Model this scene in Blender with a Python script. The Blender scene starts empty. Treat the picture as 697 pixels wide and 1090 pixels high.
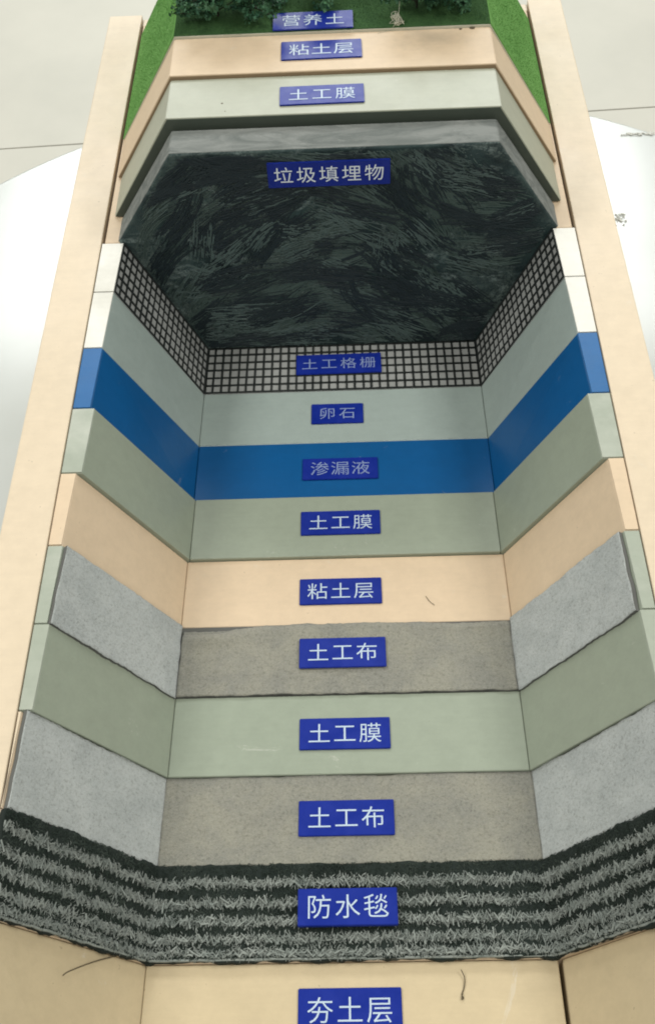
import bpy, bmesh, math, random
from mathutils import Vector, Matrix, noise

random.seed(7)
SC = bpy.context.scene
COL = SC.collection

# ------------------------------------------------------------------ camera
# Units of the measurements below: u = 0.7 m.  Plane z = 0 is the top of the side boards,
# 0.925 m above the floor; y runs along the model away from the viewer.
S, Z0, X0 = 0.7, 0.925, -0.009
def W(x, y, z): return Vector((x * S, y * S, Z0 + z * S))

pitch, roll, yaw, cx = math.radians(36.969), math.radians(-1.563), math.radians(-1.700), 0.0131
fwd = Vector((0, math.sin(pitch), -math.cos(pitch))); up = Vector((0, math.cos(pitch), math.sin(pitch))); rt = Vector((1, 0, 0))
f2 = fwd * math.cos(yaw) + rt * math.sin(yaw); r2 = rt * math.cos(yaw) - fwd * math.sin(yaw)
r3 = r2 * math.cos(roll) + up * math.sin(roll); u3 = up * math.cos(roll) - r2 * math.sin(roll)
cam = bpy.data.cameras.new('camera'); cob = bpy.data.objects.new('camera', cam); COL.objects.link(cob)
M3 = Matrix((r3, u3, -f2)).transposed().to_4x4(); M3.translation = W(cx, 0, 1.0)
cob.matrix_world = M3
cam.sensor_fit = 'VERTICAL'; cam.sensor_height = 36; cam.sensor_width = 36
cam.lens = 36 * 1185.66 / 1090; cam.clip_start = 0.01; cam.clip_end = 100
SC.camera = cob

# ------------------------------------------------------------------ light (indoor: ceiling lamps, added fill lamps + room light)
wd = bpy.data.worlds.new('World'); SC.world = wd; wd.use_nodes = True
wd.node_tree.nodes['Background'].inputs[0].default_value = (0.97, 1.0, 0.93, 1)
wd.node_tree.nodes['Background'].inputs[1].default_value = 0.31
def lamp(name, loc, sx, sy, power, col=(1, 0.99, 0.95)):
    l = bpy.data.lights.new(name, 'AREA'); l.shape = 'RECTANGLE'; l.size = sx; l.size_y = sy
    l.energy = power; l.color = col
    o = bpy.data.objects.new(name, l); COL.objects.link(o); o.location = loc
lamp('ceiling_lamp', (-0.95, 3.62, 2.80), 0.95, 1.35, 50, (0.97, 1.0, 1.0))
lamp('ceiling_lamp.001', (0.80, 3.65, 2.80), 0.80, 1.50, 46, (0.97, 1.0, 1.0))
lamp('fill_lamp_left', (-1.75, 0.7, 2.80), 0.6, 1.2, 42)  # added fill from the left, placed to light the pit without reflections
lamp('fill_lamp_right', (1.75, 0.7, 2.80), 0.6, 1.2, 42)  # added fill from the right, the pair of the left one
lamp('fill_lamp_back', (0.0, -0.9, 2.80), 1.2, 0.6, 20)  # added fill behind the viewer, brightens the upright waste face
lamp('ceiling_lamp.005', (0.0, 4.0, 2.80), 0.6, 1.2, 30, (0.97, 1.0, 1.0))
SC.view_settings.view_transform = 'Standard'; SC.view_settings.look = 'None'
SC.view_settings.exposure = 0.0; SC.view_settings.gamma = 1.0
SC.cycles.use_denoising = True
SC.cycles.filter_width = 1.9

# ------------------------------------------------------------------ materials
def srgb(r, g, b):
    f = lambda c: (c / 255 / 12.92) if c / 255 <= 0.04045 else ((c / 255 + 0.055) / 1.055) ** 2.4
    return (f(r), f(g), f(b), 1)
class Mat:
    def __init__(s, name, rough=0.6, spec=0.5):
        s.m = bpy.data.materials.new(name); s.m.use_nodes = True; s.n = s.m.node_tree.nodes; s.l = s.m.node_tree.links
        s.p = s.n['Principled BSDF']; s.p.inputs['Roughness'].default_value = rough; s.p.inputs['Specular IOR Level'].default_value = spec
        s.tc = s.n.new('ShaderNodeTexCoord'); s.bump = None
    def coords(s, scale=(1, 1, 1), rot=(0, 0, 0)):
        mp = s.n.new('ShaderNodeMapping'); mp.inputs['Scale'].default_value = scale; mp.inputs['Rotation'].default_value = rot
        s.l.new(s.tc.outputs['Object'], mp.inputs[0]); return mp.outputs[0]
    def noise(s, scale, detail=4, rough=0.6, dist=0, co=None):
        t = s.n.new('ShaderNodeTexNoise'); t.inputs['Scale'].default_value = scale; t.inputs['Detail'].default_value = detail
        t.inputs['Roughness'].default_value = rough; t.inputs['Distortion'].default_value = dist
        s.l.new(co if co else s.tc.outputs['Object'], t.inputs['Vector']); return t.outputs['Fac']
    def ramp(s, fac, stops):
        r = s.n.new('ShaderNodeValToRGB'); e = r.color_ramp.elements
        while len(e) < len(stops): e.new(0.5)
        for k, (p, c) in enumerate(stops): e[k].position = p; e[k].color = c
        s.l.new(fac, r.inputs[0]); return r.outputs[0]
    def mix(s, a, b, fac, mode='MIX'):
        x = s.n.new('ShaderNodeMix'); x.data_type = 'RGBA'; x.blend_type = mode
        for i, v in ((0, fac), (6, a), (7, b)):
            if isinstance(v, (int, float, tuple)): x.inputs[i].default_value = v
            else: s.l.new(v, x.inputs[i])
        return x.outputs[2]
    def color(s, c):
        if isinstance(c, tuple): s.p.inputs['Base Color'].default_value = c
        else: s.l.new(c, s.p.inputs['Base Color'])
        return s
    def addbump(s, h, dist=0.001, strength=0.5):
        b = s.n.new('ShaderNodeBump'); b.inputs['Distance'].default_value = dist; b.inputs['Strength'].default_value = strength
        s.l.new(h, b.inputs['Height'])
        if s.bump: s.l.new(s.bump, b.inputs['Normal'])
        s.l.new(b.outputs[0], s.p.inputs['Normal']); s.bump = b.outputs[0]; return s
    def rough(s, fac, lo, hi):
        r = s.n.new('ShaderNodeMapRange'); r.inputs[3].default_value = lo; r.inputs[4].default_value = hi
        s.l.new(fac, r.inputs[0]); s.l.new(r.outputs[0], s.p.inputs['Roughness']); return s
def lin(r, g, b): return (r, g, b, 1)
BK, WH = (0, 0, 0, 1), (1, 1, 1, 1)
def painted(name, c, dirt, rough=0.45, big=9, amt=0.55, grain=600, gb=0.00015, spec=0.4, speck=0.0):
    m = Mat(name, rough, spec)
    d = tuple(dirt)
    blot = m.ramp(m.noise(big * 0.6, 7, 0.6, 0.3), [(0.45, BK), (0.80, (amt,) * 3 + (1,))])
    col = m.mix(c, d, blot)
    fine = m.ramp(m.noise(85, 5, 0.7), [(0.35, (0.96, 0.96, 0.96, 1)), (0.65, (1.03, 1.03, 1.03, 1))])
    col = m.mix(col, fine, 1.0, 'MULTIPLY')
    if speck:
        sp = m.ramp(m.noise(170, 3, 0.6), [(0.70, BK), (0.76, (speck,) * 3 + (1,))])
        col = m.mix(col, srgb(90, 80, 66), sp)
    st = m.noise(34, 4, 0.6, 0.2, m.coords((1, 9, 9)))            # faint brush streaks along the board
    col = m.mix(col, m.ramp(st, [(0.36, (0.985, 0.985, 0.985, 1)), (0.64, (1.01, 1.01, 1.01, 1))]), 1.0, 'MULTIPLY')
    scf = m.ramp(m.noise(7, 9, 0.85, 2.5), [(0.615, BK), (0.66, (0.28,) * 3 + (1,))])   # rubbed, dusty patches
    col = m.mix(col, lin(.62, .60, .54) if sum(c[:3]) > 0.25 else tuple(min(1, q * 1.9 + 0.01) for q in c[:3]) + (1,), scf)
    m.color(col); m.rough(m.noise(14, 4), rough - 0.1, rough + 0.14); m.addbump(st, 0.0003, 0.12)
    m.addbump(m.noise(grain, 3), gb, 0.5); m.addbump(m.noise(25, 3), 0.0006, 0.35)
    return m.m
M = {}
M['frame'] = painted('cream_board', lin(.64, .53, .385), lin(.52, .43, .30), 0.42, 7, 0.5, speck=0.35)
M['clay'] = painted('clay_paint', lin(.63, .49, .335), lin(.54, .42, .28), 0.5, 8, 0.5, speck=0.3)
M['soil'] = painted('soil_paint', lin(.53, .43, .27), lin(.42, .34, .205), 0.55, 6, 0.6, speck=0.45)
M['brown'] = painted('raw_board_edge', lin(.27, .19, .11), lin(.16, .11, .065), 0.7)
M['pale'] = painted('pale_board_edge', lin(.55, .53, .42), lin(.38, .36, .27), 0.7)
M['mem'] = painted('membrane_paint', lin(.282, .315, .245), lin(.25, .287, .218), 0.36, 6, 0.6, speck=0.12)
M['memtop'] = painted('membrane_cover_paint', lin(.36, .37, .285), lin(.32, .335, .255), 0.38, 6, 0.5, speck=0.12)
M['memedge'] = painted('membrane_edge_shade', lin(.065, .08, .062), lin(.045, .055, .042), 0.5)  # near-black colour stands in for the shadow under the overhang
M['blue'] = painted('blue_paint', lin(.004, .085, .245), lin(.007, .075, .205), 0.33, 7, 0.8)
M['blueedge'] = painted('blue_edge_paint', lin(.008, .105, .29), lin(.03, .12, .27), 0.4, 15, 0.8)
M['white'] = painted('white_block', lin(.72, .70, .63), lin(.50, .48, .41), 0.45, 22, 0.8, speck=0.3)
M['greyedge'] = painted('grey_green_edge', lin(.33, .36, .29), lin(.50, .51, .44), 0.4, 22, 0.9, speck=0.2)
M['peb'] = painted('pebble_grey', lin(.31, .365, .335), lin(.25, .30, .28), 0.5, 12, 0.5, 420, 0.0004)
M['cell'] = painted('grid_backing', lin(.31, .315, .30), lin(.22, .225, .21), 0.5, 30, 0.8)
M['bar'] = painted('black_mesh', lin(.016, .019, .018), lin(.04, .045, .042), 0.45)
M['wood'] = painted('dark_gap_wood', lin(.10, .065, .04), lin(.05, .035, .02), 0.8)
m = Mat('sign_blue', 0.3, 0.22)
m.color(m.mix(lin(.006, .020, .215), lin(.012, .028, .25), m.ramp(m.noise(60, 3), [(0.35, BK), (0.7, WH)])))
m.rough(m.noise(90, 3), 0.24, 0.44); m.addbump(m.noise(120, 3), 0.0003, 0.3); M['sign'] = m.m
M['ink'] = painted('white_lettering', lin(.46, .55, .64), lin(.38, .46, .56), 0.4)

def felt(name, a, b, c):
    m = Mat(name, 0.95, 0.1)
    col = m.mix(a, b, m.ramp(m.noise(26, 6, 0.7, 0.3), [(0.40, BK), (0.60, WH)]))
    col = m.mix(col, c, m.ramp(m.noise(760, 4, 0.8, 0.6), [(0.50, BK), (0.70, (0.6,) * 3 + (1,))]))
    pit = m.ramp(m.noise(420, 5, 0.85, 0.4), [(0.36, (0.50, 0.49, 0.46, 1)), (0.50, WH)])
    col = m.mix(col, pit, 0.72, 'MULTIPLY')
    lint = m.ramp(m.noise(70, 6, 0.85, 1.5), [(0.62, BK), (0.72, (0.5,) * 3 + (1,))])
    col = m.mix(col, c, lint)
    m.color(col); m.addbump(m.noise(620, 4, 0.8), 0.0014, 0.9); m.addbump(m.noise(120, 5, 0.7, 0.5), 0.0012, 0.45)
    m.p.inputs['Sheen Weight'].default_value = 0.2; m.p.inputs['Sheen Roughness'].default_value = 0.6
    return m.m
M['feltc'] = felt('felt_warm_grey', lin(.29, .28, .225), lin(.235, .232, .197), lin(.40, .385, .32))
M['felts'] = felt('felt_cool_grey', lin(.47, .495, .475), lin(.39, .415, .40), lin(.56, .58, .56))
M['feltedge'] = painted('felt_edge_and_gap_shade', lin(.11, .11, .10), lin(.17, .17, .155), 0.95)

m = Mat('waste_paint', 0.6, 0.35)
base = m.mix(lin(.008, .019, .022), lin(.030, .056, .055), m.ramp(m.noise(7, 5, 0.6, 2.0), [(0.40, BK), (0.60, WH)]))
dry = m.ramp(m.noise(300, 5, 0.8, 0.8), [(0.40, BK), (0.56, WH)])             # dry-brush breakup
patch = m.ramp(m.noise(6.5, 4, 0.6, 1.8), [(0.45, (0.05,) * 3 + (1,)), (0.60, WH)])
col = m.mix(base, lin(.13, .17, .15), m.mix(m.mix(patch, dry, 1.0, 'MULTIPLY'), (0.75, 0.75, 0.75, 1), 1.0, 'MULTIPLY'))
col = m.mix(col, lin(.22, .275, .26), m.mix(m.mix(m.ramp(m.noise(9, 6, 0.65, 3.0, m.coords((1, 1, 2.2), (0, 0.35, 0))), [(0.52, BK), (0.64, WH)]), dry, 1.0, 'MULTIPLY'), (0.7, 0.7, 0.7, 1), 1.0, 'MULTIPLY'))
m.color(col); m.addbump(m.noise(60, 8, 0.8, 0.8), 0.003, 0.6); m.addbump(m.noise(350, 4, 0.7), 0.0008, 0.6); M['waste'] = m.m
m = Mat('waste_edge_paint', 0.7, 0.12)
co = m.coords((1, 4, 4))
col = m.mix(lin(.215, .225, .21), lin(.13, .142, .132), m.ramp(m.noise(13, 7, 0.7, 1.4, co), [(0.40, BK), (0.60, WH)]))
col = m.mix(col, lin(.55, .56, .52), m.ramp(m.noise(22, 8, 0.8, 1.8, co), [(0.60, BK), (0.74, (0.7,) * 3 + (1,))]))
m.color(col); m.addbump(m.noise(200, 5, 0.7), 0.001, 0.5); M['wasteedge'] = m.m

m = Mat('flock_green', 0.95, 0.1)
col = m.mix(lin(.16, .34, .095), lin(.12, .28, .07), m.ramp(m.noise(30, 6, 0.7), [(0.35, BK), (0.65, WH)]))
col = m.mix(col, lin(.17, .36, .10), m.ramp(m.noise(500, 3, 0.7), [(0.5, BK), (0.75, WH)]))
m.color(col); m.addbump(m.noise(900, 3, 0.7), 0.0012, 0.8); M['flock'] = m.m
m = Mat('flock_green_shaded', 0.95, 0.1)  # flock darkened in its colour for the shade of the trees
col = m.mix(lin(.045, .10, .035), lin(.032, .075, .027), m.ramp(m.noise(24, 6, 0.7), [(0.35, BK), (0.65, WH)]))
col = m.mix(col, lin(.06, .13, .04), m.ramp(m.noise(400, 3, 0.7), [(0.5, BK), (0.75, WH)]))
m.color(col); m.addbump(m.noise(900, 3, 0.7), 0.0012, 0.8); M['flockshade'] = m.m
m = Mat('leaf', 0.55, 0.3)
m.color(m.mix(lin(.025, .085, .045), lin(.06, .15, .07), m.ramp(m.noise(60, 3), [(0.4, BK), (0.65, WH)]))); M['leaf'] = m.m
M['twig'] = painted('twig', lin(.03, .035, .02), lin(.06, .05, .03), 0.8)
M['yarnlight'] = painted('grey_yarn', lin(.24, .26, .235), lin(.12, .145, .13), 0.95, 90, 0.9)
M['yarndark'] = painted('dark_green_yarn', lin(.024, .036, .028), lin(.085, .105, .086), 0.95, 90, 0.9)
M['blanket'] = painted('blanket_base', lin(.010, .016, .013), lin(.02, .028, .022), 0.95)
M['thread'] = painted('brown_thread', lin(.10, .078, .045), lin(.06, .045, .028), 0.8)
M['string'] = painted('pale_string', lin(.55, .53, .42), lin(.38, .38, .28), 0.8)
M['crumb'] = painted('grey_crumb', lin(.66, .66, .61), lin(.54, .53, .48), 0.9, 200, 0.9)
m = Mat('table_lacquer', 0.2, 0.5)
m.color(m.mix(lin(.53, .55, .525), lin(.49, .51, .48), m.ramp(m.noise(5, 4), [(0.4, BK), (0.7, WH)])))
m.rough(m.noise(3, 4), 0.12, 0.24); m.addbump(m.noise(6, 2), 0.002, 0.15); M['table'] = m.m
M['metal'] = painted('table_column_paint', lin(.62, .64, .63), lin(.5, .52, .5), 0.3)
m = Mat('floor_tile', 0.35, 0.4)
m.color(m.mix(lin(.50, .48, .415), lin(.46, .445, .385), m.ramp(m.noise(2.5, 6), [(0.4, BK), (0.65, WH)])))
m.rough(m.noise(4, 4), 0.3, 0.45); M['tile'] = m.m
M['grout'] = painted('floor_joint', lin(.30, .28, .23), lin(.22, .2, .17), 0.9)

# ------------------------------------------------------------------ builders
def link(name, me, mat, parent=None):
    o = bpy.data.objects.new(name, me); COL.objects.link(o)
    for mm in (mat if isinstance(mat, (list, tuple)) else [mat]): me.materials.append(mm)
    if parent: o.parent = parent; o.matrix_parent_inverse = parent.matrix_basis.inverted() if parent.parent is None else Matrix()
    return o
def from_bm(name, bm, mat, parent=None, smooth=False):
    me = bpy.data.meshes.new(name); bm.to_mesh(me); bm.free()
    if smooth:
        for p in me.polygons: p.use_smooth = True
    return link(name, me, mat, parent)
def tag(o, label=None, cat=None, group=None, kind=None):
    for k, v in (('label', label), ('category', cat), ('group', group), ('kind', kind)):
        if v: o[k] = v
    return o
def prism(name, A, B, y0, y1, mat, parent, bev=0.0012, seg=1):
    """solid between cross-section A (x,z) at y0 and B at y1"""
    bm = bmesh.new()
    a = [bm.verts.new(W(x, y0, z)) for x, z in A]; b = [bm.verts.new(W(x, y1, z)) for x, z in B]
    n = len(A); bm.faces.new(a); bm.faces.new(b[::-1])
    for i in range(n): bm.faces.new((a[i], b[i], b[(i + 1) % n], a[(i + 1) % n]))
    bmesh.ops.recalc_face_normals(bm, faces=bm.faces)
    if bev: bmesh.ops.bevel(bm, geom=list(bm.edges), offset=bev * S, segments=seg, affect='EDGES', profile=0.6)
    return from_bm(name, bm, mat, parent)
def box(name, x0, x1, y0, y1, z0, z1, mat, parent, bev=0.0012):
    P = [(x0, z0), (x1, z0), (x1, z1), (x0, z1)]
    return prism(name, P, P, y0, y1, mat, parent, bev)
def tube(bm, pts, radii, k=5):
    rings = []
    for i, p in enumerate(pts):
        t = (pts[min(i + 1, len(pts) - 1)] - pts[max(i - 1, 0)]).normalized()
        a = t.orthogonal().normalized(); b = t.cross(a)
        rings.append([bm.verts.new(p + (a * math.cos(2 * math.pi * j / k) + b * math.sin(2 * math.pi * j / k)) * radii[i]) for j in range(k)])
    for r, q in zip(rings, rings[1:]):
        for j in range(k): bm.faces.new((r[j], r[(j + 1) % k], q[(j + 1) % k], q[j]))
    bm.faces.new(rings[0][::-1]); bm.faces.new(rings[-1])

# ------------------------------------------------------------------ setting: floor, table
ZT = -0.25
Zt = Z0 + ZT * S
t0 = 0.8
fl = link('floor', bpy.data.meshes.new('floor'), M['grout'])
bm = bmesh.new()
bmesh.ops.create_grid(bm, x_segments=1, y_segments=1, size=7)
bmesh.ops.translate(bm, verts=bm.verts, vec=(0, 1.5, 0)); bm.to_mesh(fl.data); bm.free()
tag(fl, kind='structure')
jy = 2.399; ang = math.radians(2.6)
bmt = bmesh.new(); g = 0.0022
bmesh.ops.create_cube(bmt, size=1.0)
bmesh.ops.scale(bmt, vec=(t0 - 2 * g, t0 - 2 * g, 0.012), verts=bmt.verts)
bmesh.ops.bevel(bmt, geom=list(bmt.edges), offset=0.0012, segments=1, affect='EDGES')
tme = bpy.data.meshes.new('floor_tile'); bmt.to_mesh(tme); bmt.free(); tme.materials.append(M['tile'])
for i in range(-3, 4):
    for j in range(-2, 3):
        o = bpy.data.objects.new('floor_tile', tme); COL.objects.link(o); o.parent = fl
        v = Matrix.Rotation(ang, 3, 'Z') @ Vector((i * t0 + 0.02, j * t0 + t0 / 2, 0))
        o.location = (v.x - 0.0, jy + v.y, 0.002 + random.uniform(0, 0.0006)); o.rotation_euler.z = ang

tab = bpy.data.objects.new('round_table', None); COL.objects.link(tab); tab.location = (0.014, 0.70, 0.009)
tag(tab, 'round glossy white table under the long layered model', 'table')
bm = bmesh.new(); N = 160; R = 0.975 * S; prof = [(0.0, 0.0), (R - 0.006, 0.0), (R - 0.0018, -0.0018), (R, -0.006), (R, -0.022), (R - 0.004, -0.028), (0.0, -0.028)]
rings = []
for r, z in prof:
    if r == 0: rings.append([bm.verts.new((0.014, 0.70, Zt + z))])
    else: rings.append([bm.verts.new((0.014 + r * math.cos(2 * math.pi * i / N), 0.70 + r * math.sin(2 * math.pi * i / N), Zt + z)) for i in range(N)])
for a, b in zip(rings, rings[1:]):
    for i in range(N):
        j = (i + 1) % N
        if len(a) == 1: bm.faces.new((a[0], b[i], b[j]))
        elif len(b) == 1: bm.faces.new((a[i], b[0], a[j]))
        else: bm.faces.new((a[i], b[i], b[j], a[j]))
bmesh.ops.recalc_face_normals(bm, faces=bm.faces)
from_bm('table_top', bm, M['table'], tab)
bm = bmesh.new(); 
c0 = Vector((0.014, 0.70, 0))
tube(bm, [c0 + Vector((0, 0, h)) for h in (0.03, 0.06, 0.3, 0.70, Zt - 0.03)], [0.06, 0.045, 0.04, 0.045, 0.09], 32)
from_bm('column', bm, M['metal'], tab, True)
bm = bmesh.new(); tube(bm, [c0 + Vector((0, 0, h)) for h in (0.009, 0.012, 0.024, 0.032)], [0.31, 0.32, 0.31, 0.06], 64); from_bm('foot_plate', bm, M['metal'], tab, True)

# ------------------------------------------------------------------ the model
MOD = bpy.data.objects.new('landfill_model', None); COL.objects.link(MOD); MOD.location = (X0 * S, 0.68, Zt)
tag(MOD, 'long cream cutaway landfill model with stepped coloured layers lying on white table', 'model')
FI, FO = 0.3270, 0.3825              # side board, inner and outer face
FT = 1.825
YB = 0.10
for s in (-1, 1):
    P = [(X0 + s * FI, ZT + 0.018), (X0 + s * FO, ZT + 0.018), (X0 + s * FO, 0.002), (X0 + s * FI, 0.002)]
    prism('side_board', P, P, YB, FT, M['frame'], MOD, 0.0016, 2)
box('back_board', X0 - FO, X0 + FO, YB, FT, ZT, ZT + 0.0172, M['frame'], MOD)
box('end_board', X0 - FI + 0.001, X0 + FI - 0.001, 1.80, FT - 0.004, ZT + 0.0176, -0.004, M['frame'], MOD)
for s in (-1, 1):                    # cream lining beside the raised cover, a dark gap to the side board
    P = [(X0 + s * 0.283, -0.05), (X0 + s * 0.3232, -0.05), (X0 + s * 0.3232, -0.0015), (X0 + s * 0.283, -0.0015)]
    prism('lining_strip', P, P, 1.2325, 1.798, M['clay'], MOD)
    P = [(X0 + s * 0.3235, -0.05), (X0 + s * 0.3268, -0.05), (X0 + s * 0.3268, -0.012), (X0 + s * 0.3235, -0.012)]
    prism('gap_strip', P, P, 1.2325, 1.798, M['wood'], MOD, 0)

rec = lambda h: -(0.1733 + 0.0506 * (h - 0.5))      # pit floor
WI = 0.2045                                          # half width of the pit floor
fe = lambda h: 0.3169 - 0.0285 * (h - 0.5)           # where the sloping sides reach the top
H = [1.2307, 1.1311, 1.0258, 0.9221, 0.8202, 0.7168, 0.6154, 0.5139, 0.4113, 0.3121, 0.115]

def inset(h, o):
    """pit corner and rim moved o inwards (towards the middle of the pit)"""
    r, a = rec(h), fe(h)
    d = Vector((a - WI, -r)); ln = d.length; nx, nz = -d.y / ln, d.x / ln     # inward normal of the right side
    cz = r + o
    # side line through (WI,r)+o*n, meets floor z=cz
    px, pz = WI + nx * o, r + nz * o
    t = (cz - pz) / d.y; c = (px + d.x * t, cz)
    t2 = (0 - pz) / d.y; e = (px + d.x * t2, 0.0)
    return c, e
def pit_layer(name, k, mats, o=0.0, strip=None, gap=0.0, label=None):
    """floor board (the part) with its two sloping boards and rim strips as sub-parts"""
    mc, ms = mats
    h1, h0 = H[k] - 0.0003, H[k + 1] + 0.0003
    (c0, e0), (c1, e1) = inset(h0, o), inset(h1, o)
    zb = ZT + 0.0176
    sm = 0.0004
    A = [(X0 - c0[0] + sm, zb), (X0 + c0[0] - sm, zb), (X0 + c0[0] - sm, c0[1]), (X0 - c0[0] + sm, c0[1])]
    B = [(X0 - c1[0] + sm, zb), (X0 + c1[0] - sm, zb), (X0 + c1[0] - sm, c1[1]), (X0 - c1[0] + sm, c1[1])]
    part = prism(name, A, B, h0, h1, mc, MOD, 0.0009)
    if label: part['label'] = label
    for s in (-1, 1):
        g = gap if s == 1 else 0
        f = lambda c, e: [(X0 + s * (c[0] + g), zb), (X0 + s * (c[0] + g), c[1] + 0.0), (X0 + s * (e[0]), -0.002), (X0 + s * (FI - 0.0008), -0.002), (X0 + s * (FI - 0.0008), zb)]
        prism('side_panel', f(c0, e0), f(c1, e1), h0, h1, ms, part, 0.0007)
        if strip:
            f = lambda e: [(X0 + s * (e[0] + 0.0003), -0.0018), (X0 + s * (FI - 0.0012), -0.0018), (X0 + s * (FI - 0.0012), 0.0), (X0 + s * (e[0] + 0.0003), 0.0)]
            prism('rim_strip', f(e0), f(e1), h0 + 0.0006, h1 - 0.0006, strip, part, 0.0004)
    return part

def panel_map(h0, h1, which, o):
    """f(u,v,n): u 0..1 across, v 0..1 from the far edge (h1) to the near edge (h0), n = height over the surface"""
    (c0, e0), (c1, e1) = inset(h0, o), inset(h1, o)
    if which == 0:
        P = [W(X0 - c1[0], h1, c1[1]), W(X0 + c1[0], h1, c1[1]), W(X0 - c0[0], h0, c0[1]), W(X0 + c0[0], h0, c0[1])]
    else:
        s = which
        P = [W(X0 + s * c1[0], h1, c1[1]), W(X0 + s * e1[0], h1, e1[1]), W(X0 + s * c0[0], h0, c0[1]), W(X0 + s * e0[0], h0, e0[1])]
    nn = (P[1] - P[0]).cross(P[0] - P[2]).normalized()
    if nn.z < 0: nn = -nn
    def f(u, v, n=0.0):
        return (P[0] * (1 - u) + P[1] * u) * (1 - v) + (P[2] * (1 - u) + P[3] * u) * v + nn * n
    return f, nn, (P[1] - P[0]).length, (P[2] - P[0]).length

def sheet(name, f, nu, nv, th, mats, parent, amp=0.0006, sc=18, seed=0, edge=0.0006, sag=None, u0=0.0, u1=1.0, v0=0.0, v1=1.0):
    """a cloth sheet with a worn outline, real thickness and a slightly uneven surface"""
    bm = bmesh.new(); T = []; Bt = []
    for j in range(nv + 1):
        rt_, rb = [], []
        for i in range(nu + 1):
            u, v = u0 + (u1 - u0) * i / nu, v0 + (v1 - v0) * j / nv
            p = f(u, v, 0); q = p * sc + Vector((seed, seed * 1.7, 0))
            ej = 0.0
            d = Vector()
            if j in (0, nv): d = (f(u, v + 0.01) - f(u, v)).normalized() * (noise.noise(p * 60 + Vector((seed, 0, 3))) * edge * 2 + noise.noise(p * 300) * edge)
            if i in (0, nu): d += (f(u + 0.01, v) - f(u, v)).normalized() * (noise.noise(p * 60 + Vector((seed, 5, 3))) * edge * 2)
            h = th + noise.noise(q) * amp + noise.noise(q * 5) * amp * 0.35
            if sag: h += sag(u, v)
            rt_.append(bm.verts.new(f(u, v, h) + d)); rb.append(bm.verts.new(f(u, v, 0.0003) + d))
        T.append(rt_); Bt.append(rb)
    for j in range(nv):
        for i in range(nu):
            fc = bm.faces.new((T[j][i], T[j + 1][i], T[j + 1][i + 1], T[j][i + 1])); fc.smooth = True
    loop = [(0, i) for i in range(nu)] + [(j, nu) for j in range(nv)] + [(nv, i) for i in range(nu, 0, -1)] + [(j, 0) for j in range(nv, 0, -1)]
    for a, b in zip(loop, loop[1:] + loop[:1]):
        fc = bm.faces.new((T[a[0]][a[1]], T[b[0]][b[1]], Bt[b[0]][b[1]], Bt[a[0]][a[1]])); fc.material_index = 1
    bmesh.ops.recalc_face_normals(bm, faces=bm.faces)
    return from_bm(name, bm, mats, parent)

# --- geogrid layer
grid = pit_layer('geogrid_layer', 0, (M['cell'], M['cell']), 0.0, M['white'], label='pale board behind black square plastic mesh')
def bars(name, f, nu, nv, wu, wv, parent):
    bm = bmesh.new(); hgt = 0.0009
    def bar(a, b, side, w):
        v = []
        for p in (a, b):
            for sgn, hh in ((-1, 0.0001), (-1, hgt), (1, hgt), (1, 0.0001)):
                v.append(bm.verts.new(p + side * (sgn * w / 2) + N_ * hh))
        for i in range(4):
            j = (i + 1) % 4; bm.faces.new((v[i], v[j], v[4 + j], v[4 + i]))
        bm.faces.new(v[0:4][::-1]); bm.faces.new(v[4:8])
    ff, N_, lu, lv = f
    su = (ff(1, 0.5) - ff(0, 0.5)).normalized(); sv = (ff(0.5, 1) - ff(0.5, 0)).normalized()
    for i in range(nu + 1):
        u = min(max(i / nu, wu / 2 / lu), 1 - wu / 2 / lu) + random.uniform(-1, 1) * 0.0006
        bar(ff(u, 0.004), ff(u + random.uniform(-1, 1) * 0.002, 0.992), su, wu * random.uniform(0.88, 1.12))
    for j in range(nv + 1):
        v = min(max(j / nv, wv / 2 / lv), 1 - wv / 2 / lv)
        bar(ff(0.002, v + random.uniform(-1, 1) * 0.004), ff(0.998, v + random.uniform(-1, 1) * 0.004), sv, wv * random.uniform(0.88, 1.12))
    bmesh.ops.recalc_face_normals(bm, faces=bm.faces)
    return tag(from_bm(name, bm, M['bar'], parent), kind='stuff')
fm = panel_map(H[1], H[0], 0, 0.0); bars('mesh_bars', fm, 33, 6, 0.0021, 0.0024, grid)
for s in (-1, 1):
    fm = panel_map(H[1], H[0], s, 0.0); bars('mesh_bars', fm, 19, 6, 0.0018, 0.0022, grid)
# --- pebble, seepage, membrane, clay
pit_layer('pebble_layer', 1, (M['peb'], M['peb']), 0.0, M['white'], label='grey-green pebble layer board')
pit_layer('leachate_layer', 2, (M['blue'], M['blue']), 0.0006, M['blueedge'], label='deep blue board with lighter blue rim')
pit_layer('membrane_layer', 3, (M['mem'], M['mem']), 0.0055, M['greyedge'], label='sage green board overhanging the clay board')
pit_layer('clay_layer', 4, (M['clay'], M['clay']), 0.0, M['clay'], label='cream clay board')
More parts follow.
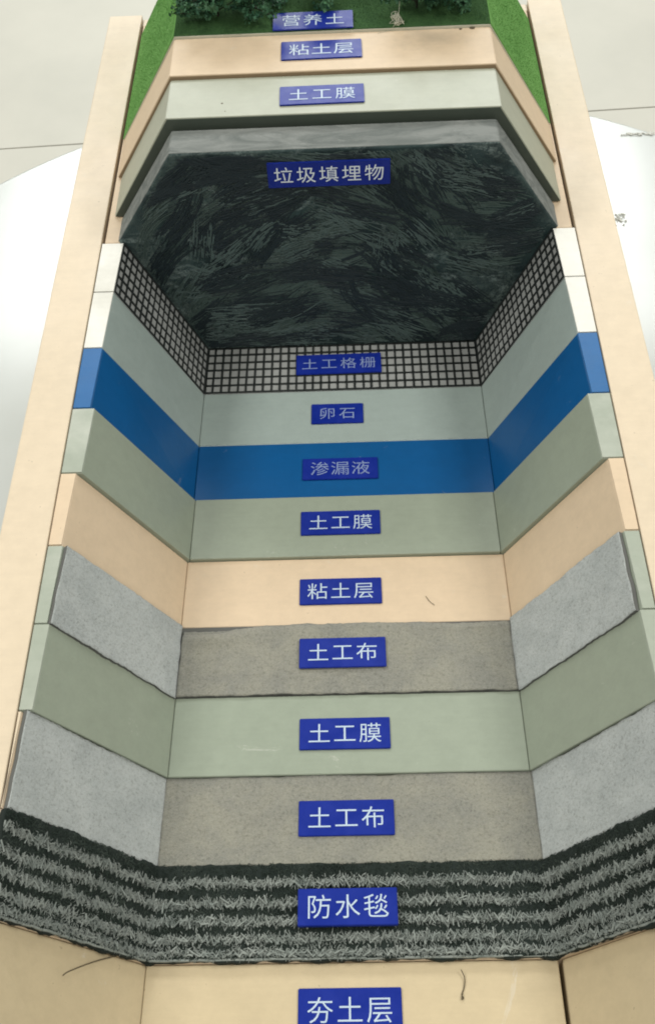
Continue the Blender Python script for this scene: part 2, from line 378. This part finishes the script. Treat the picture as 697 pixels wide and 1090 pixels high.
# --- felt 1 (upper geotextile)
fe1 = pit_layer('felt_layer', 5, (M['feltedge'], M['mem']), 0.0015, M['greyedge'], label='upper felt layer, warm grey in the middle, loose at its far left corner')  # board under the felt coloured dark, as shadow in the drooped gap
def sag1(u, v):
    a = math.exp(-((u - 0.09) / 0.11) ** 2) * (0.0036 * math.exp(-((v - 0.20) / 0.10) ** 2) - 0.0042 * math.exp(-((v - 0.06) / 0.055) ** 2))
    return a + 0.0012 * math.exp(-((v - 0.10) / 0.06) ** 2) * math.sin(u * 9) - 0.002 * math.exp(-(v / 0.05) ** 2)
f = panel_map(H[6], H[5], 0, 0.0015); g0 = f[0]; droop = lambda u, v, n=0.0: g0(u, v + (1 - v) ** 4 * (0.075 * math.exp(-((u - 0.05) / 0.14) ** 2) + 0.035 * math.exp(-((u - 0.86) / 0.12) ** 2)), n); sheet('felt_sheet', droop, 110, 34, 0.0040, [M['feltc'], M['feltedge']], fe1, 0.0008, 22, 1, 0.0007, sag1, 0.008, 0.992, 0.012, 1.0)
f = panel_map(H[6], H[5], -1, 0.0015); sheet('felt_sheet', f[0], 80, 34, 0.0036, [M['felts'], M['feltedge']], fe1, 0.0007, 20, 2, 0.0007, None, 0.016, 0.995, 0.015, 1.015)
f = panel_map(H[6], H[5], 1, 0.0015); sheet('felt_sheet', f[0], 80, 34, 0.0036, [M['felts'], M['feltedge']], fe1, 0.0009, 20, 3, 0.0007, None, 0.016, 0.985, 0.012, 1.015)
# --- membrane 2
pit_layer('membrane_layer', 6, (M['mem'], M['mem']), 0.0040, M['greyedge'], label='sage green board between the two felt layers')
# --- felt 2
fe2 = pit_layer('felt_layer', 7, (M['clay'], M['clay']), -0.0050, M['frame'], label='lower felt layer above the tufted blanket')
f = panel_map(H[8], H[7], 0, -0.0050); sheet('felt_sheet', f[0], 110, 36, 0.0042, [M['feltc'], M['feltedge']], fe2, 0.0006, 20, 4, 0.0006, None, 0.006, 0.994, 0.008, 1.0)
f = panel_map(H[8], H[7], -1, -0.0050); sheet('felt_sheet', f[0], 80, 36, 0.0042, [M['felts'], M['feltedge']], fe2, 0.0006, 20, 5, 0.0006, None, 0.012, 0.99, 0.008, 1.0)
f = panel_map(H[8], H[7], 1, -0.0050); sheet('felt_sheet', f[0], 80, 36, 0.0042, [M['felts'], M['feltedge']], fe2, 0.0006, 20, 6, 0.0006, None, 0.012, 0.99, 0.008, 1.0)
# --- tufted waterproof blanket
bl = pit_layer('blanket_layer', 8, (M['clay'], M['clay']), -0.0050, M['frame'], label='dark tufted blanket with pale wavy yarn rows')
rows = [0.20, 0.41, 0.60, 0.79, 0.93]
for which in (0, -1, 1):
    ff, nn, lu, lv = panel_map(H[9], H[8], which, -0.0050)
    sheet('blanket_sheet', ff, 90, 30, 0.0050, [M['blanket'], M['blanket']], bl, 0.0010, 30, 8 + which, 0.0012)
    du = (ff(1, 0.5) - ff(0, 0.5)).normalized(); dv = (ff(0.5, 1) - ff(0.5, 0)).normalized()
    for nm, mt in (('yarn_rows', 'yarnlight'), ('yarn_ground', 'yarndark')):
        bm = bmesh.new()
        if nm == 'yarn_rows':
            for ri, rv in enumerate(rows):
                n = int(lu / 0.0052)
                for ply in range(4):                     # zigzag yarn, three loose plies
                    pts = []; am = (0.0027 if ri < 4 else 0.0019) * (0.85 + 0.2 * ply)
                    for i in range(2 * n + 1):
                        u = min(max((i + random.gauss(0, 0.42)) / (2 * n), 0.003), 0.997)
                        cv = rv + 0.034 * noise.noise(Vector((u * lu * 45, ri * 7.3 + which * 3, 0)))
                        v = cv + ((1 if i % 2 else -1) * am * random.uniform(0.1, 1.5) + random.gauss(0, 0.0009)) / lv
                        pts.append(ff(u, min(v, 0.972), 0.0056 + random.uniform(-0.0008, 0.0012) + (0.0006 if i % 2 else 0)))
                    rr_ = random.uniform(0.00060, 0.00085)
                    if random.random() < 1.1:
                        k_ = 0
                        while k_ < len(pts) - 2:         # the yarn dives under here and there
                            e_ = min(k_ + random.randint(2, 8), len(pts) - 1)
                            seg = pts[k_:e_ + 1]
                            if len(seg) > 1: tube(bm, seg, [rr_ * random.uniform(0.75, 1.2) for _ in seg], 4)
                            k_ = e_ + random.randint(0, 5)
                for i in range(n * 30):
                    u = random.uniform(0.004, 0.996)
                    cv = rv + 0.034 * noise.noise(Vector((u * lu * 45, ri * 7.3 + which * 3, 0)))
                    v = min(max(cv + random.gauss(0, 0.0017) / lv, 0.03), 0.97)
                    an = random.gauss(0, 0.8) + (math.pi if random.random() < 0.4 else 0)
                    dd = -dv * math.cos(an) + du * math.sin(an); ln = random.uniform(0.0014, 0.0042)
                    p0 = ff(u, v, 0.0052); p2 = p0 + dd * ln + nn * random.uniform(-0.0003, 0.0012)
                    p1 = (p0 + p2) / 2 + nn * random.uniform(0.0004, 0.0016)
                    r = random.uniform(0.00020, 0.00044)
                    tube(bm, [p0, p1, p2], [r * 0.8, r, r * 0.4], 3)
        else:
            for i in range(int(lu * lv / 2.2e-6)):
                u, v = random.uniform(0.004, 0.996), random.uniform(0.0, 0.985)
                ln = random.uniform(0.002, 0.0045); an = random.gauss(0, 0.7)
                dd = dv * math.cos(an) + du * math.sin(an)
                p0 = ff(u, v, 0.0042) - dd * ln * 0.5; p2 = ff(u, v, 0.0050) + dd * ln * 0.4
                p1 = (p0 + p2) / 2 + nn * random.uniform(0.0006, 0.0022)
                r = random.uniform(0.0002, 0.00045)
                tube(bm, [p0, p1, p2], [r * 0.8, r, r * 0.4], 3)
        tag(from_bm(nm, bm, M[mt], bl), kind='stuff')
    # selvedge cord along the near edge
    bm = bmesh.new(); K = 70
    tube(bm, [ff(0.004 + 0.992 * i / K, 0.985 + 0.010 * noise.noise(Vector((i * 0.3, which, 2))), 0.0046 + 0.0006 * noise.noise(Vector((i * 0.7, which, 5)))) for i in range(K + 1)], [0.0011] * (K + 1), 5)
    from_bm('selvedge', bm, M['yarnlight'], bl, True)
# --- rammed soil
pit_layer('rammed_soil_layer', 9, (M['soil'], M['soil']), -0.0060, M['soil'], gap=0.0042, label='cream rammed soil board at the near end')

# ------------------------------------------------------------------ raised cover
def cover_layer(name, h0, h1, e, w, xf, t, mats, parent=MOD, lip=None, lz=0.0, label=None):
    """front board (the part) with two chamfered boards; each is a real board of thickness t"""
    mc, ms = mats
    wi = w - t * 0.62
    P = [(X0 - w, e), (X0 + w, e), (X0 + wi, e - t), (X0 - wi, e - t)]
    part = prism(name, P, P, h0, h1, mc, parent, 0.0008)
    if label: part['label'] = label
    for s in (-1, 1):
        k = xf + 0.002 * 0
        Q = [(X0 + s * w, e), (X0 + s * xf, 0.0003), (X0 + s * (xf - t * 1.1), 0.0003), (X0 + s * wi, e - t)]
        prism('side_panel', Q, Q, h0, h1, ms, part, 0.0008)
    if lip:                      # underside of the overhanging board (raw; membrane darkened as shade), a thin strip on its near end
        q = 0.0015
        P2 = [(X0 - w + q, e - q), (X0 + w - q, e - q), (X0 + wi, e - t), (X0 - wi, e - t)]
        prism('board_edge', P2, P2, h0 - 0.0012, h0 - 0.0001, lip, part, 0)
        for s in (-1, 1):
            Q = [(X0 + s * (w - q), e - q), (X0 + s * (xf - q), 0.0006), (X0 + s * (xf - t * 1.1), 0.0006), (X0 + s * wi, e - t)]
            prism('board_edge', Q, Q, h0 - 0.0012, h0 - 0.0001, lip, part, 0)
    return part
HC = [1.7663, 1.4700, 1.3770, 1.2868]
gr = cover_layer('grass_layer', HC[1] + 0.0016, HC[0], 0.1635, 0.2215, 0.3228, 0.016, (M['flockshade'], M['flock']), lip=M['pale'], label='green flocked top layer')
def stained(src, at, r, amt, col):
    mm = M[src].copy(); n, l = mm.node_tree.nodes, mm.node_tree.links; p = n['Principled BSDF']
    old = p.inputs['Base Color'].links[0].from_socket
    g = n.new('ShaderNodeNewGeometry'); d = n.new('ShaderNodeVectorMath'); d.operation = 'SUBTRACT'; l.new(g.outputs['Position'], d.inputs[0]); d.inputs[1].default_value = at
    k = n.new('ShaderNodeVectorMath'); k.operation = 'DIVIDE'; l.new(d.outputs[0], k.inputs[0]); k.inputs[1].default_value = r
    e = n.new('ShaderNodeVectorMath'); e.operation = 'LENGTH'; l.new(k.outputs[0], e.inputs[0])
    t = n.new('ShaderNodeTexNoise'); t.inputs['Scale'].default_value = 70; t.inputs['Detail'].default_value = 6; l.new(g.outputs['Position'], t.inputs['Vector'])
    a = n.new('ShaderNodeMath'); a.operation = 'MULTIPLY_ADD'; l.new(t.outputs['Fac'], a.inputs[0]); a.inputs[1].default_value = 1.6; l.new(e.outputs['Value'], a.inputs[2])
    q = n.new('ShaderNodeMapRange'); l.new(a.outputs[0], q.inputs[0]); q.inputs[1].default_value = 1.7; q.inputs[2].default_value = 0.7; q.inputs[3].default_value = 0; q.inputs[4].default_value = amt
    x = n.new('ShaderNodeMix'); x.data_type = 'RGBA'; l.new(q.outputs[0], x.inputs[0]); l.new(old, x.inputs[6]); x.inputs[7].default_value = col
    l.new(x.outputs[2], p.inputs['Base Color']); return mm
M['claytop'] = stained('clay', W(0.130, 1.445, 0.159), (0.045, 0.022, 0.05), 0.55, lin(.34, .28, .20))
cover_layer('clay_cover', HC[2] + 0.0016, HC[1] - 0.0004, 0.1590, 0.2200, 0.3205, 0.014, (M['claytop'], M['clay']), lip=M['brown'], label='cream clay board of the raised cover')
cover_layer('membrane_cover', HC[3] + 0.0016, HC[2] - 0.0004, 0.1535, 0.2185, 0.3150, 0.022, (M['memtop'], M['memtop']), lip=M['memedge'], label='pale grey-green membrane board of the raised cover')
wl = cover_layer('waste_layer', H[0] + 0.0010, HC[3] - 0.0060, 0.1400, 0.2120, 0.3040, 0.020, (M['wasteedge'], M['wasteedge']), label='dark painted waste face with a grey brushed upper edge')
# lids behind the boards so the cover is solid from above
P = [(X0 - 0.2, 0.135), (X0 + 0.2, 0.135), (X0 + 0.295, 0.0), (X0 - 0.295, 0.0)]
prism('cover_core', P, P, 1.30, 1.79, M['frame'], MOD, 0)
# waste face: a hexagon standing across the model, rough painted relief
bm = bmesh.new(); nr, nc = 90, 130; V = []
zt, zb, zm = 0.1395, rec(H[0]) - 0.002, 0.0
for j in range(nr + 1):
    z = zt + (zb - zt) * j / nr
    hw = (0.2116 + (0.3035 - 0.2116) * (zt - z) / (zt - zm)) if z > zm else (fe(H[0]) + 0.006 + (WI + 0.002 - fe(H[0]) - 0.006) * (z - zm) / (zb - zm))
    row = []
    for i in range(nc + 1):
        x = -hw + 2 * hw * i / nc
        p = Vector((x, 0, z))
        d = noise.fractal(p * 22, 0.9, 2.1, 5) * 0.0010 + noise.noise(p * 9) * 0.0006
        m_ = min(1, min(i, nc - i) / 4, min(j, nr - j) / 4)
        row.append(bm.verts.new(W(X0 + x, H[0] + 0.0008 - 0.0012 * m_, z) + Vector((0, d * m_, 0))))
    V.append(row)
for j in range(nr):
    for i in range(nc):
        fc = bm.faces.new((V[j][i], V[j][i + 1], V[j + 1][i + 1], V[j + 1][i])); fc.smooth = True
bw = [bm.verts.new(v.co + Vector((0, 0.008, 0))) for v in (V[0][0], V[0][-1], V[-1][-1], V[-1][0])]
bmesh.ops.delete(bm, geom=bw, context='VERTS')
bm.normal_update()
if sum(q.normal.y for q in bm.faces) > 0: bmesh.ops.reverse_faces(bm, faces=bm.faces)
wf = from_bm('waste_face', bm, M['waste'], wl)
for nm, c_, d_ in (('stroke_pale', lin(.070, .102, .094), lin(.045, .070, .066)), ('stroke_mid', lin(.052, .080, .070), lin(.036, .055, .05)), ('stroke_dark', lin(.009, .018, .022), lin(.015, .027, .029))):
    M[nm] = painted(nm, c_, d_, 0.6, 40, 0.8)
def hexw(z): return (0.2116 + (0.3035 - 0.2116) * (zt - z) / (zt - zm)) if z > zm else (fe(H[0]) + (WI - fe(H[0])) * (z - zm) / (zb - zm))
rb_ = random.Random(11)
for nm, cnt, ly in (('stroke_mid', 90, 0.0010), ('stroke_dark', 70, 0.0014), ('stroke_pale', 120, 0.0018), ('stroke_dark', 40, 0.0021)):
    bm = bmesh.new()
    for k in range(cnt):
        zc = rb_.uniform(zb + 0.01, zt - 0.006); xc = rb_.uniform(-1, 1) * hexw(zc) * 0.97
        big = noise.noise(Vector((xc * 7, zc * 7, 3.3)))
        if nm == 'stroke_pale' and big < -0.05 and rb_.random() < 0.75: continue
        an = 1.5 * noise.noise(Vector((xc * 4.5, zc * 4.5, 9.1))) + rb_.gauss(0, 0.22) - 0.1
        if xc < -0.17: an += 1.1
        cur = rb_.gauss(0, 7); L = rb_.uniform(0.04, 0.12); wd_ = rb_.uniform(0.010, 0.028); nb = int(wd_ / 0.0008)
        dens = rb_.uniform(0.2, 0.65) if nm == 'stroke_pale' else rb_.uniform(0.55, 0.95)
        for b_ in range(nb):
            off = (b_ / nb - 0.5) * wd_ + rb_.gauss(0, 0.0002); t0_ = rb_.random() ** 2 * 0.45
            t1_ = min(1, t0_ + rb_.uniform(0.25, 1.0) * dens)
            hw_ = rb_.uniform(0.0002, 0.0009); prev = None
            ph = rb_.uniform(0, 9)
            for q in range(9):
                t = (t0_ + (t1_ - t0_) * q / 8 - 0.5) * L
                a2 = an + cur * t * 0.5
                px = xc * S + math.cos(a2) * t - math.sin(a2) * off; pz = zc * S + math.sin(a2) * t + math.cos(a2) * off
                off += 0.00012 * math.sin(ph + q)
                if not (zb * S + 0.004 < pz < zt * S - 0.003) or abs(px) > hexw(pz / S) * S - 0.004 or rb_.random() < (0.2 if nm == 'stroke_pale' else 0.06): prev = None; continue
                w2 = hw_ * (0.35 if q in (0, 8) else 1); nx_, nz_ = -math.sin(a2) * w2, math.cos(a2) * w2
                y_ = (H[0] - ly) * S + noise.fractal(Vector((px / S, 0, pz / S)) * 22, 0.9, 2.1, 5) * 0.0010 + noise.noise(Vector((px / S, 0, pz / S)) * 9) * 0.0006 - 0.0002
                cur_ = [bm.verts.new((X0 * S + px + nx_, y_, Z0 + pz + nz_)), bm.verts.new((X0 * S + px, y_ - 0.00025, Z0 + pz)), bm.verts.new((X0 * S + px - nx_, y_, Z0 + pz - nz_))]
                if prev:
                    bm.faces.new((prev[0], prev[1], cur_[1], cur_[0])); bm.faces.new((prev[1], prev[2], cur_[2], cur_[1]))
                prev = cur_
    tag(from_bm('brush_strokes', bm, M[nm], wl), kind='stuff')
so = wf.modifiers.new('solid', 'SOLIDIFY'); so.thickness = 0.006; so.offset = -1
box('waste_backing', X0 - 0.26, X0 + 0.26, H[0] + 0.012, H[0] + 0.03, ZT + 0.0178, -0.003, M['wood'], MOD, 0)

# flock fibres on the grass layer
def flock(parent, f, n, mat):
    bm = bmesh.new()
    for i in range(n):
        p, nrm = f(random.random(), random.random())
        L = random.uniform(0.0006, 0.0013); t = nrm.orthogonal().normalized(); t.rotate(Matrix.Rotation(random.uniform(0, 6.28), 3, nrm)); w = t * random.uniform(0.0002, 0.0004)
        tip = p + nrm * L + nrm.cross(t) * random.uniform(-1, 1) * L * 0.7
        bm.faces.new((bm.verts.new(p - w), bm.verts.new(p + w), bm.verts.new(tip)))
    return tag(from_bm('flock_fibre', bm, mat, parent), kind='stuff')
ga, gb_ = HC[1] + 0.003, HC[0] - 0.002
flock(gr, lambda u, v: (W(X0 + (2 * u - 1) * 0.220, ga + (gb_ - ga) * v * 0.6, 0.1633), Vector((0, 0, 1))), 16000, M['flockshade'])
for s in (-1, 1):
    n_ = Vector((s * 0.1635, 0, 0.1013)).normalized()
    flock(gr, lambda u, v, s=s, n_=n_: (W(X0 + s * (0.2225 + (0.3220 - 0.2225) * u), ga + (gb_ - ga) * v, 0.1625 * (1 - u) + 0.0008), n_), 9000, M['flock'])

# ------------------------------------------------------------------ signs
def glyph(ch):
    c = bpy.data.curves.new('g', 'FONT'); c.body = ch; c.size = 1.0; c.resolution_u = 3; c.extrude = 0.012; c.offset = -0.003
    o = bpy.data.objects.new('g', c); COL.objects.link(o)
    me = bpy.data.meshes.new_from_object(o.evaluated_get(bpy.context.evaluated_depsgraph_get()))
    bpy.data.objects.remove(o); return me
GL = {}
M['inkbright'] = painted('brightened_lettering', lin(.80, .85, .88), lin(.7, .75, .8), 0.4)  # lettering colour raised to offset weaker light on the upright waste face
M['inkdim'] = painted('dulled_lettering', lin(.22, .28, .46), lin(.17, .22, .38), 0.4)  # lettering colour dulled to imitate reflection over these signs
def sign(text, label, C, ux, uy, w, h, th=0.0022, ch=None, pitch=None, rot=0.0, ink='ink'):
    ux, uy = ux.normalized(), uy.normalized(); n = ux.cross(uy).normalized(); uy = n.cross(ux)
    R_ = Matrix.Rotation(math.radians(rot), 3, n); ux = R_ @ ux; uy = R_ @ uy
    bm = bmesh.new(); w *= S; h *= S; th *= S
    v = [bm.verts.new(C + ux * a * w / 2 + uy * b * h / 2 + n * c) for c in (0, th) for a, b in ((-1, -1), (1, -1), (1, 1), (-1, 1))]
    bm.faces.new(v[3::-1]); bm.faces.new(v[4:8])
    for i in range(4): bm.faces.new((v[i], v[(i + 1) % 4], v[4 + (i + 1) % 4], v[4 + i]))
    bmesh.ops.bevel(bm, geom=list(bm.edges), offset=0.0005, segments=2, affect='EDGES')
    for q in bm.verts: q.co -= C
    o = from_bm('sign', bm, M['sign']); o.location = C
    tag(o, label, 'sign', 'blue signs on the model')
    ch = (ch or 0.0265) * S; pitch = (pitch or 0.0292) * S
    bm = bmesh.new(); k0 = (len(text) - 1) / 2
    for k, c in enumerate(text):
        if c not in GL: GL[c] = glyph(c)
        b2 = bmesh.new(); b2.from_mesh(GL[c])
        for q in b2.verts:
            x, y, z = q.co
            q.co = ux * ((k - k0) * pitch + (x - 0.5) * ch * 1.02) + uy * ((y - 0.375) * ch) + n * (th + 0.00018 + z * ch * 0.3)
        tm = bpy.data.meshes.new('t'); b2.to_mesh(tm); b2.free(); bm.from_mesh(tm); bpy.data.meshes.remove(tm)
    me = bpy.data.meshes.new('lettering'); bm.to_mesh(me); bm.free()
    l = link('lettering', me, M[ink], None); l.parent = o
    return o
EX = Vector((1, 0, 0)); EY = Vector((0, 1, 0)); slope = Vector((0, 1, -0.0506))
up_ = 0.0006
sign('营养土', 'blue sign standing in green flock at the trees, farthest sign', W(-0.0350, 1.4915, 0.1652), EX, Vector((0, 1, 0.05)), 0.1124, 0.0415, ch=0.0280, pitch=0.0305, rot=0.3)
sign('粘土层', 'blue sign on the raised cream clay board, below the grass', W(-0.0233, 1.4265, 0.1592), EX, EY, 0.1108, 0.0450, ch=0.0290, pitch=0.0305, rot=0.6)
sign('土工膜', 'blue sign on the raised pale green board above the black waste', W(-0.0230, 1.3275, 0.1537), EX, EY, 0.1119, 0.0425, ch=0.0275, pitch=0.0310, rot=0.6)
sign('垃圾填埋物', 'wide blue sign with five characters on the black waste face', W(-0.0162, 1.2272, 0.1050), EX, Vector((0, 0, 1)), 0.1600, 0.0390, th=0.0022, ink='inkbright', ch=0.0262, pitch=0.0296, rot=0.1)
def psign(text, label, x, h, w, hh, o, **k):
    h -= 0.0022; C = W(x, h, rec(h) + o)
    return sign(text, label, C, EX, slope, w, hh, **k)
psign('土工格栅', 'blue sign with four characters on the black mesh grid', -0.0137, 1.1876, 0.1276, 0.0426, 0.0016, ch=0.0250, pitch=0.0290, rot=0.5, ink='inkdim')
psign('卵石', 'short blue sign with two characters on the grey pebble board', -0.0166, 1.0838, 0.0749, 0.0400, 0.0003, ch=0.0245, pitch=0.0290, ink='inkdim')
psign('渗漏液', 'blue sign on the deep blue board, hardly standing out', -0.0135, 0.9762, 0.1043, 0.0395, 0.0009, ch=0.0265, pitch=0.0282, ink='inkdim')
psign('土工膜', 'blue sign on the green board just below the deep blue board', -0.0138, 0.8760, 0.1049, 0.0403, 0.0058)
psign('粘土层', 'blue sign on the cream board in the pit, above the felt', -0.0148, 0.7684, 0.1036, 0.0402, 0.0003)
psign('土工布', 'blue sign on the upper felt strip, below the cream board', -0.0132, 0.6720, 0.1041, 0.0420, 0.0090)
psign('土工膜', 'blue sign on the green board between the two felt strips', -0.0119, 0.5657, 0.1037, 0.0400, 0.0043)
psign('土工布', 'blue sign on the lower felt strip, above the tufted blanket', -0.0114, 0.4648, 0.1041, 0.0410, 0.0012)
psign('防水毯', 'blue sign on the dark tufted blanket', -0.0112, 0.3645, 0.1020, 0.0385, 0.0080, th=0.005)
psign('夯土层', 'blue sign on the nearest cream board, below the tufted blanket', -0.0106, 0.2680, 0.1020, 0.0420, -0.0057)

# ------------------------------------------------------------------ little trees
def tree(base, height, spread, seed, label, nleaf=1500):
    rnd = random.Random(seed)
    root = bpy.data.objects.new('model_tree', None); COL.objects.link(root); root.location = base
    tag(root, label, 'tree', 'small model trees on the grass layer')
    bm = bmesh.new(); tips = []
    top = base + Vector((rnd.uniform(-.004, .004), rnd.uniform(-.004, .004), height))
    tube(bm, [base - Vector((0, 0, 0.001)), base.lerp(top, 0.4) + Vector((rnd.uniform(-.002, .002), 0, 0)), top], [0.0013, 0.001, 0.0005], 6)
    for k in range(34):
        t = rnd.uniform(0.06, 0.95); a = rnd.uniform(0, 6.283)
        p = base.lerp(top, t); L = spread * (1.05 - 0.55 * t) * rnd.uniform(0.6, 1.1)
        q = p + Vector((math.cos(a) * L, math.sin(a) * L, L * rnd.uniform(-0.02, 0.35)))
        mid = p.lerp(q, 0.5) + Vector((0, 0, rnd.uniform(-.002, .003)))
        tube(bm, [p, mid, q], [0.0007, 0.0005, 0.0003], 4)
        tips += [(mid, q)] * 1
        for _ in range(3):
            b = rnd.uniform(0, 6.283); s_ = p.lerp(q, rnd.uniform(0.35, 0.9)); l2 = L * rnd.uniform(0.25, 0.5)
            e = s_ + Vector((math.cos(b) * l2, math.sin(b) * l2, l2 * rnd.uniform(-0.4, 0.6)))
            tube(bm, [s_, s_.lerp(e, .5), e], [0.0004, 0.0003, 0.0002], 3); tips.append((s_, e))
    tr = from_bm('trunk', bm, M['twig'], root)
    bm = bmesh.new()
    for i in range(nleaf):
        a, b = rnd.choice(tips); c = a.lerp(b, rnd.uniform(0.15, 1.08)) + Vector([rnd.gauss(0, 0.0016) for _ in range(3)])
        L = rnd.uniform(0.0028, 0.0060); d = Vector([rnd.gauss(0, 1) for _ in range(3)]).normalized(); s_ = d.orthogonal().normalized()
        s_.rotate(Matrix.Rotation(rnd.uniform(0, 6.28), 3, d)); w_ = s_ * L * rnd.uniform(0.25, 0.4)
        v = [bm.verts.new(c - d * L / 2), bm.verts.new(c + w_), bm.verts.new(c + d * L / 2), bm.verts.new(c - w_)]
        bm.faces.new(v)
    tag(from_bm('crown', bm, M['leaf'], root))
    return root
tree(W(-0.170, 1.519, 0.1636), 0.060, 0.044, 1, 'leftmost small dark green tree on the flocked grass', 4200)
tree(W(-0.122, 1.521, 0.1636), 0.056, 0.040, 2, 'small dark green tree between the leftmost tree and the farthest sign', 3600)
tree(W(-0.022, 1.540, 0.1636), 0.050, 0.024, 3, 'small dark green tree right behind the farthest blue sign', 2600)
tree(W(0.112, 1.520, 0.1636), 0.056, 0.036, 4, 'small dark green tree behind the pale string tangle', 3400)
tree(W(0.166, 1.530, 0.1636), 0.058, 0.034, 5, 'rightmost small dark green tree on the flocked grass', 3000)

# ------------------------------------------------------------------ threads and crumbs
def strand(name, pts, r, mat, label, cat):
    bm = bmesh.new(); P = []
    for a in range(len(pts) - 1):
        p0, p1, p2, p3 = pts[max(a - 1, 0)], pts[a], pts[a + 1], pts[min(a + 2, len(pts) - 1)]
        for k in range(6):
            t = k / 6; P.append(0.5 * ((2 * p1) + (p2 - p0) * t + (2 * p0 - 5 * p1 + 4 * p2 - p3) * t * t + (3 * p1 - p0 - 3 * p2 + p3) * t ** 3))
    P.append(pts[-1]); C = pts[0].copy()
    tube(bm, [p - C for p in P], [r] * len(P), 5)
    o = from_bm(name, bm, mat, None, True); o.location = C
    return tag(o, label, cat)
rnd = random.Random(3)
bx, by_, bz_ = 0.083, 1.474, 0.1605
pts = [W(bx - 0.028, by_ - 0.010, bz_ - 0.001), W(bx - 0.010, by_ - 0.004, bz_)]
for k in range(44):
    pts.append(W(bx + rnd.gauss(0, 0.0045), by_ + rnd.uniform(-0.010, 0.018), bz_ + 0.004 + rnd.uniform(0, 0.012)))
pts += [W(bx + 0.003, by_ + 0.02, bz_ + 0.02), W(bx + 0.004, by_ + 0.036, bz_ + 0.024)]
strand('string_tangle', pts, 0.00024, M['string'], 'pale tangle of string caught on the grass edge', 'string')

# stray brown thread sticking out from under the blanket, on the nearest cream side board
def side_pt(s, h, t, n=0.0):
    c, e = inset(h, -0.0060); d = Vector((e[0] - c[0], e[1] - c[1])); nz = Vector((-d.y, d.x)).normalized()
    return W(X0 + s * (c[0] + d.x * t + nz.x * n), h, c[1] + d.y * t + nz.y * n)
strand('brown_thread', [side_pt(-1, 0.318, 0.08, 0.004), side_pt(-1, 0.312, 0.20, 0.003), side_pt(-1, 0.300, 0.34, 0.002), side_pt(-1, 0.286, 0.47, 0.0025), side_pt(-1, 0.281, 0.50, 0.002)], 0.0004, M['thread'], 'brown thread sticking out from under the left end of the blanket', 'thread')
hz = lambda h, o=0.0: rec(h) - 0.006 + o
strand('brown_thread', [W(0.1005, 0.302, hz(.302, .004)), W(0.1035, 0.294, hz(.294, .002)), W(0.1020, 0.285, hz(.285, .0012)), W(0.0995, 0.279, hz(.279, .001)), W(0.1010, 0.276, hz(.276, .0012)), W(0.0990, 0.2745, hz(.2745, .0016)), W(0.1005, 0.280, hz(.28, .002))], 0.00038, M['thread'], 'short curled brown thread lying right of the nearest blue sign', 'thread')
strand('hair', [W(0.092, 0.756, rec(.756) + .0006), W(0.096, 0.748, rec(.748) + .0008), W(0.102, 0.742, rec(.742) + .0006)], 0.00025, M['thread'], 'short dark hair on the pit cream board right of its sign', 'hair')
def crumbs(name, label, at, n, sx, sy, seed):
    r_ = random.Random(seed); bm = bmesh.new()
    for i in range(n):
        c = Vector((r_.gauss(0, sx), r_.gauss(0, sy), 0)); k = r_.uniform(0.0005, 0.0015)
        g_ = bmesh.ops.create_icosphere(bm, subdivisions=1, radius=k)
        for v in g_['verts']:
            v.co = Vector((v.co.x * r_.uniform(0.7, 1.5), v.co.y * r_.uniform(0.7, 1.5), v.co.z * 0.7)) + c + Vector((0, 0, k * 0.55))
    o = from_bm(name, bm, M['crumb']); o.location = at; return tag(o, label, 'debris', kind='stuff')
crumbs('plaster_crumbs', 'small heap of grey crumbs on the white table by the right side board', W(0.474, 1.556, ZT + 0.0006), 34, 0.0035, 0.005, 1)
crumbs('plaster_crumbs', 'row of grey crumbs along the right far edge of the white table', W(0.553, 1.795, ZT + 0.0006), 90, 0.014, 0.0014, 2)

# glue spots and specks of dirt stuck to the boards
def spot(parent, at, n, r, seed):
    r_ = random.Random(seed); bm = bmesh.new(); n = n.normalized()
    bmesh.ops.create_icosphere(bm, subdivisions=2, radius=1.0)
    t = n.orthogonal().normalized(); b = n.cross(t)
    for v in bm.verts:
        k = 1 + 0.45 * noise.noise(v.co * 1.7 + Vector((seed, 0, 0)))
        v.co = at + (t * v.co.x * 1.2 + b * v.co.y) * r * k + n * v.co.z * r * 0.35
    from_bm('dirt_spot', bm, M['thread'], parent)
PT = {o.name: o for o in MOD.children}
UP = Vector((0, 0, 1))
spot(PT['clay_cover'], W(0.1865, 1.4685, 0.1592), UP, 0.0024, 1); spot(PT['clay_cover'], W(0.170, 1.4668, 0.1592), UP, 0.0013, 2)
spot(PT['membrane_cover'], W(-0.155, 1.318, 0.1536), UP, 0.0009, 3)
spot(PT['membrane_cover'], W(-0.150, 1.300, 0.1536), UP, 0.0005, 4)
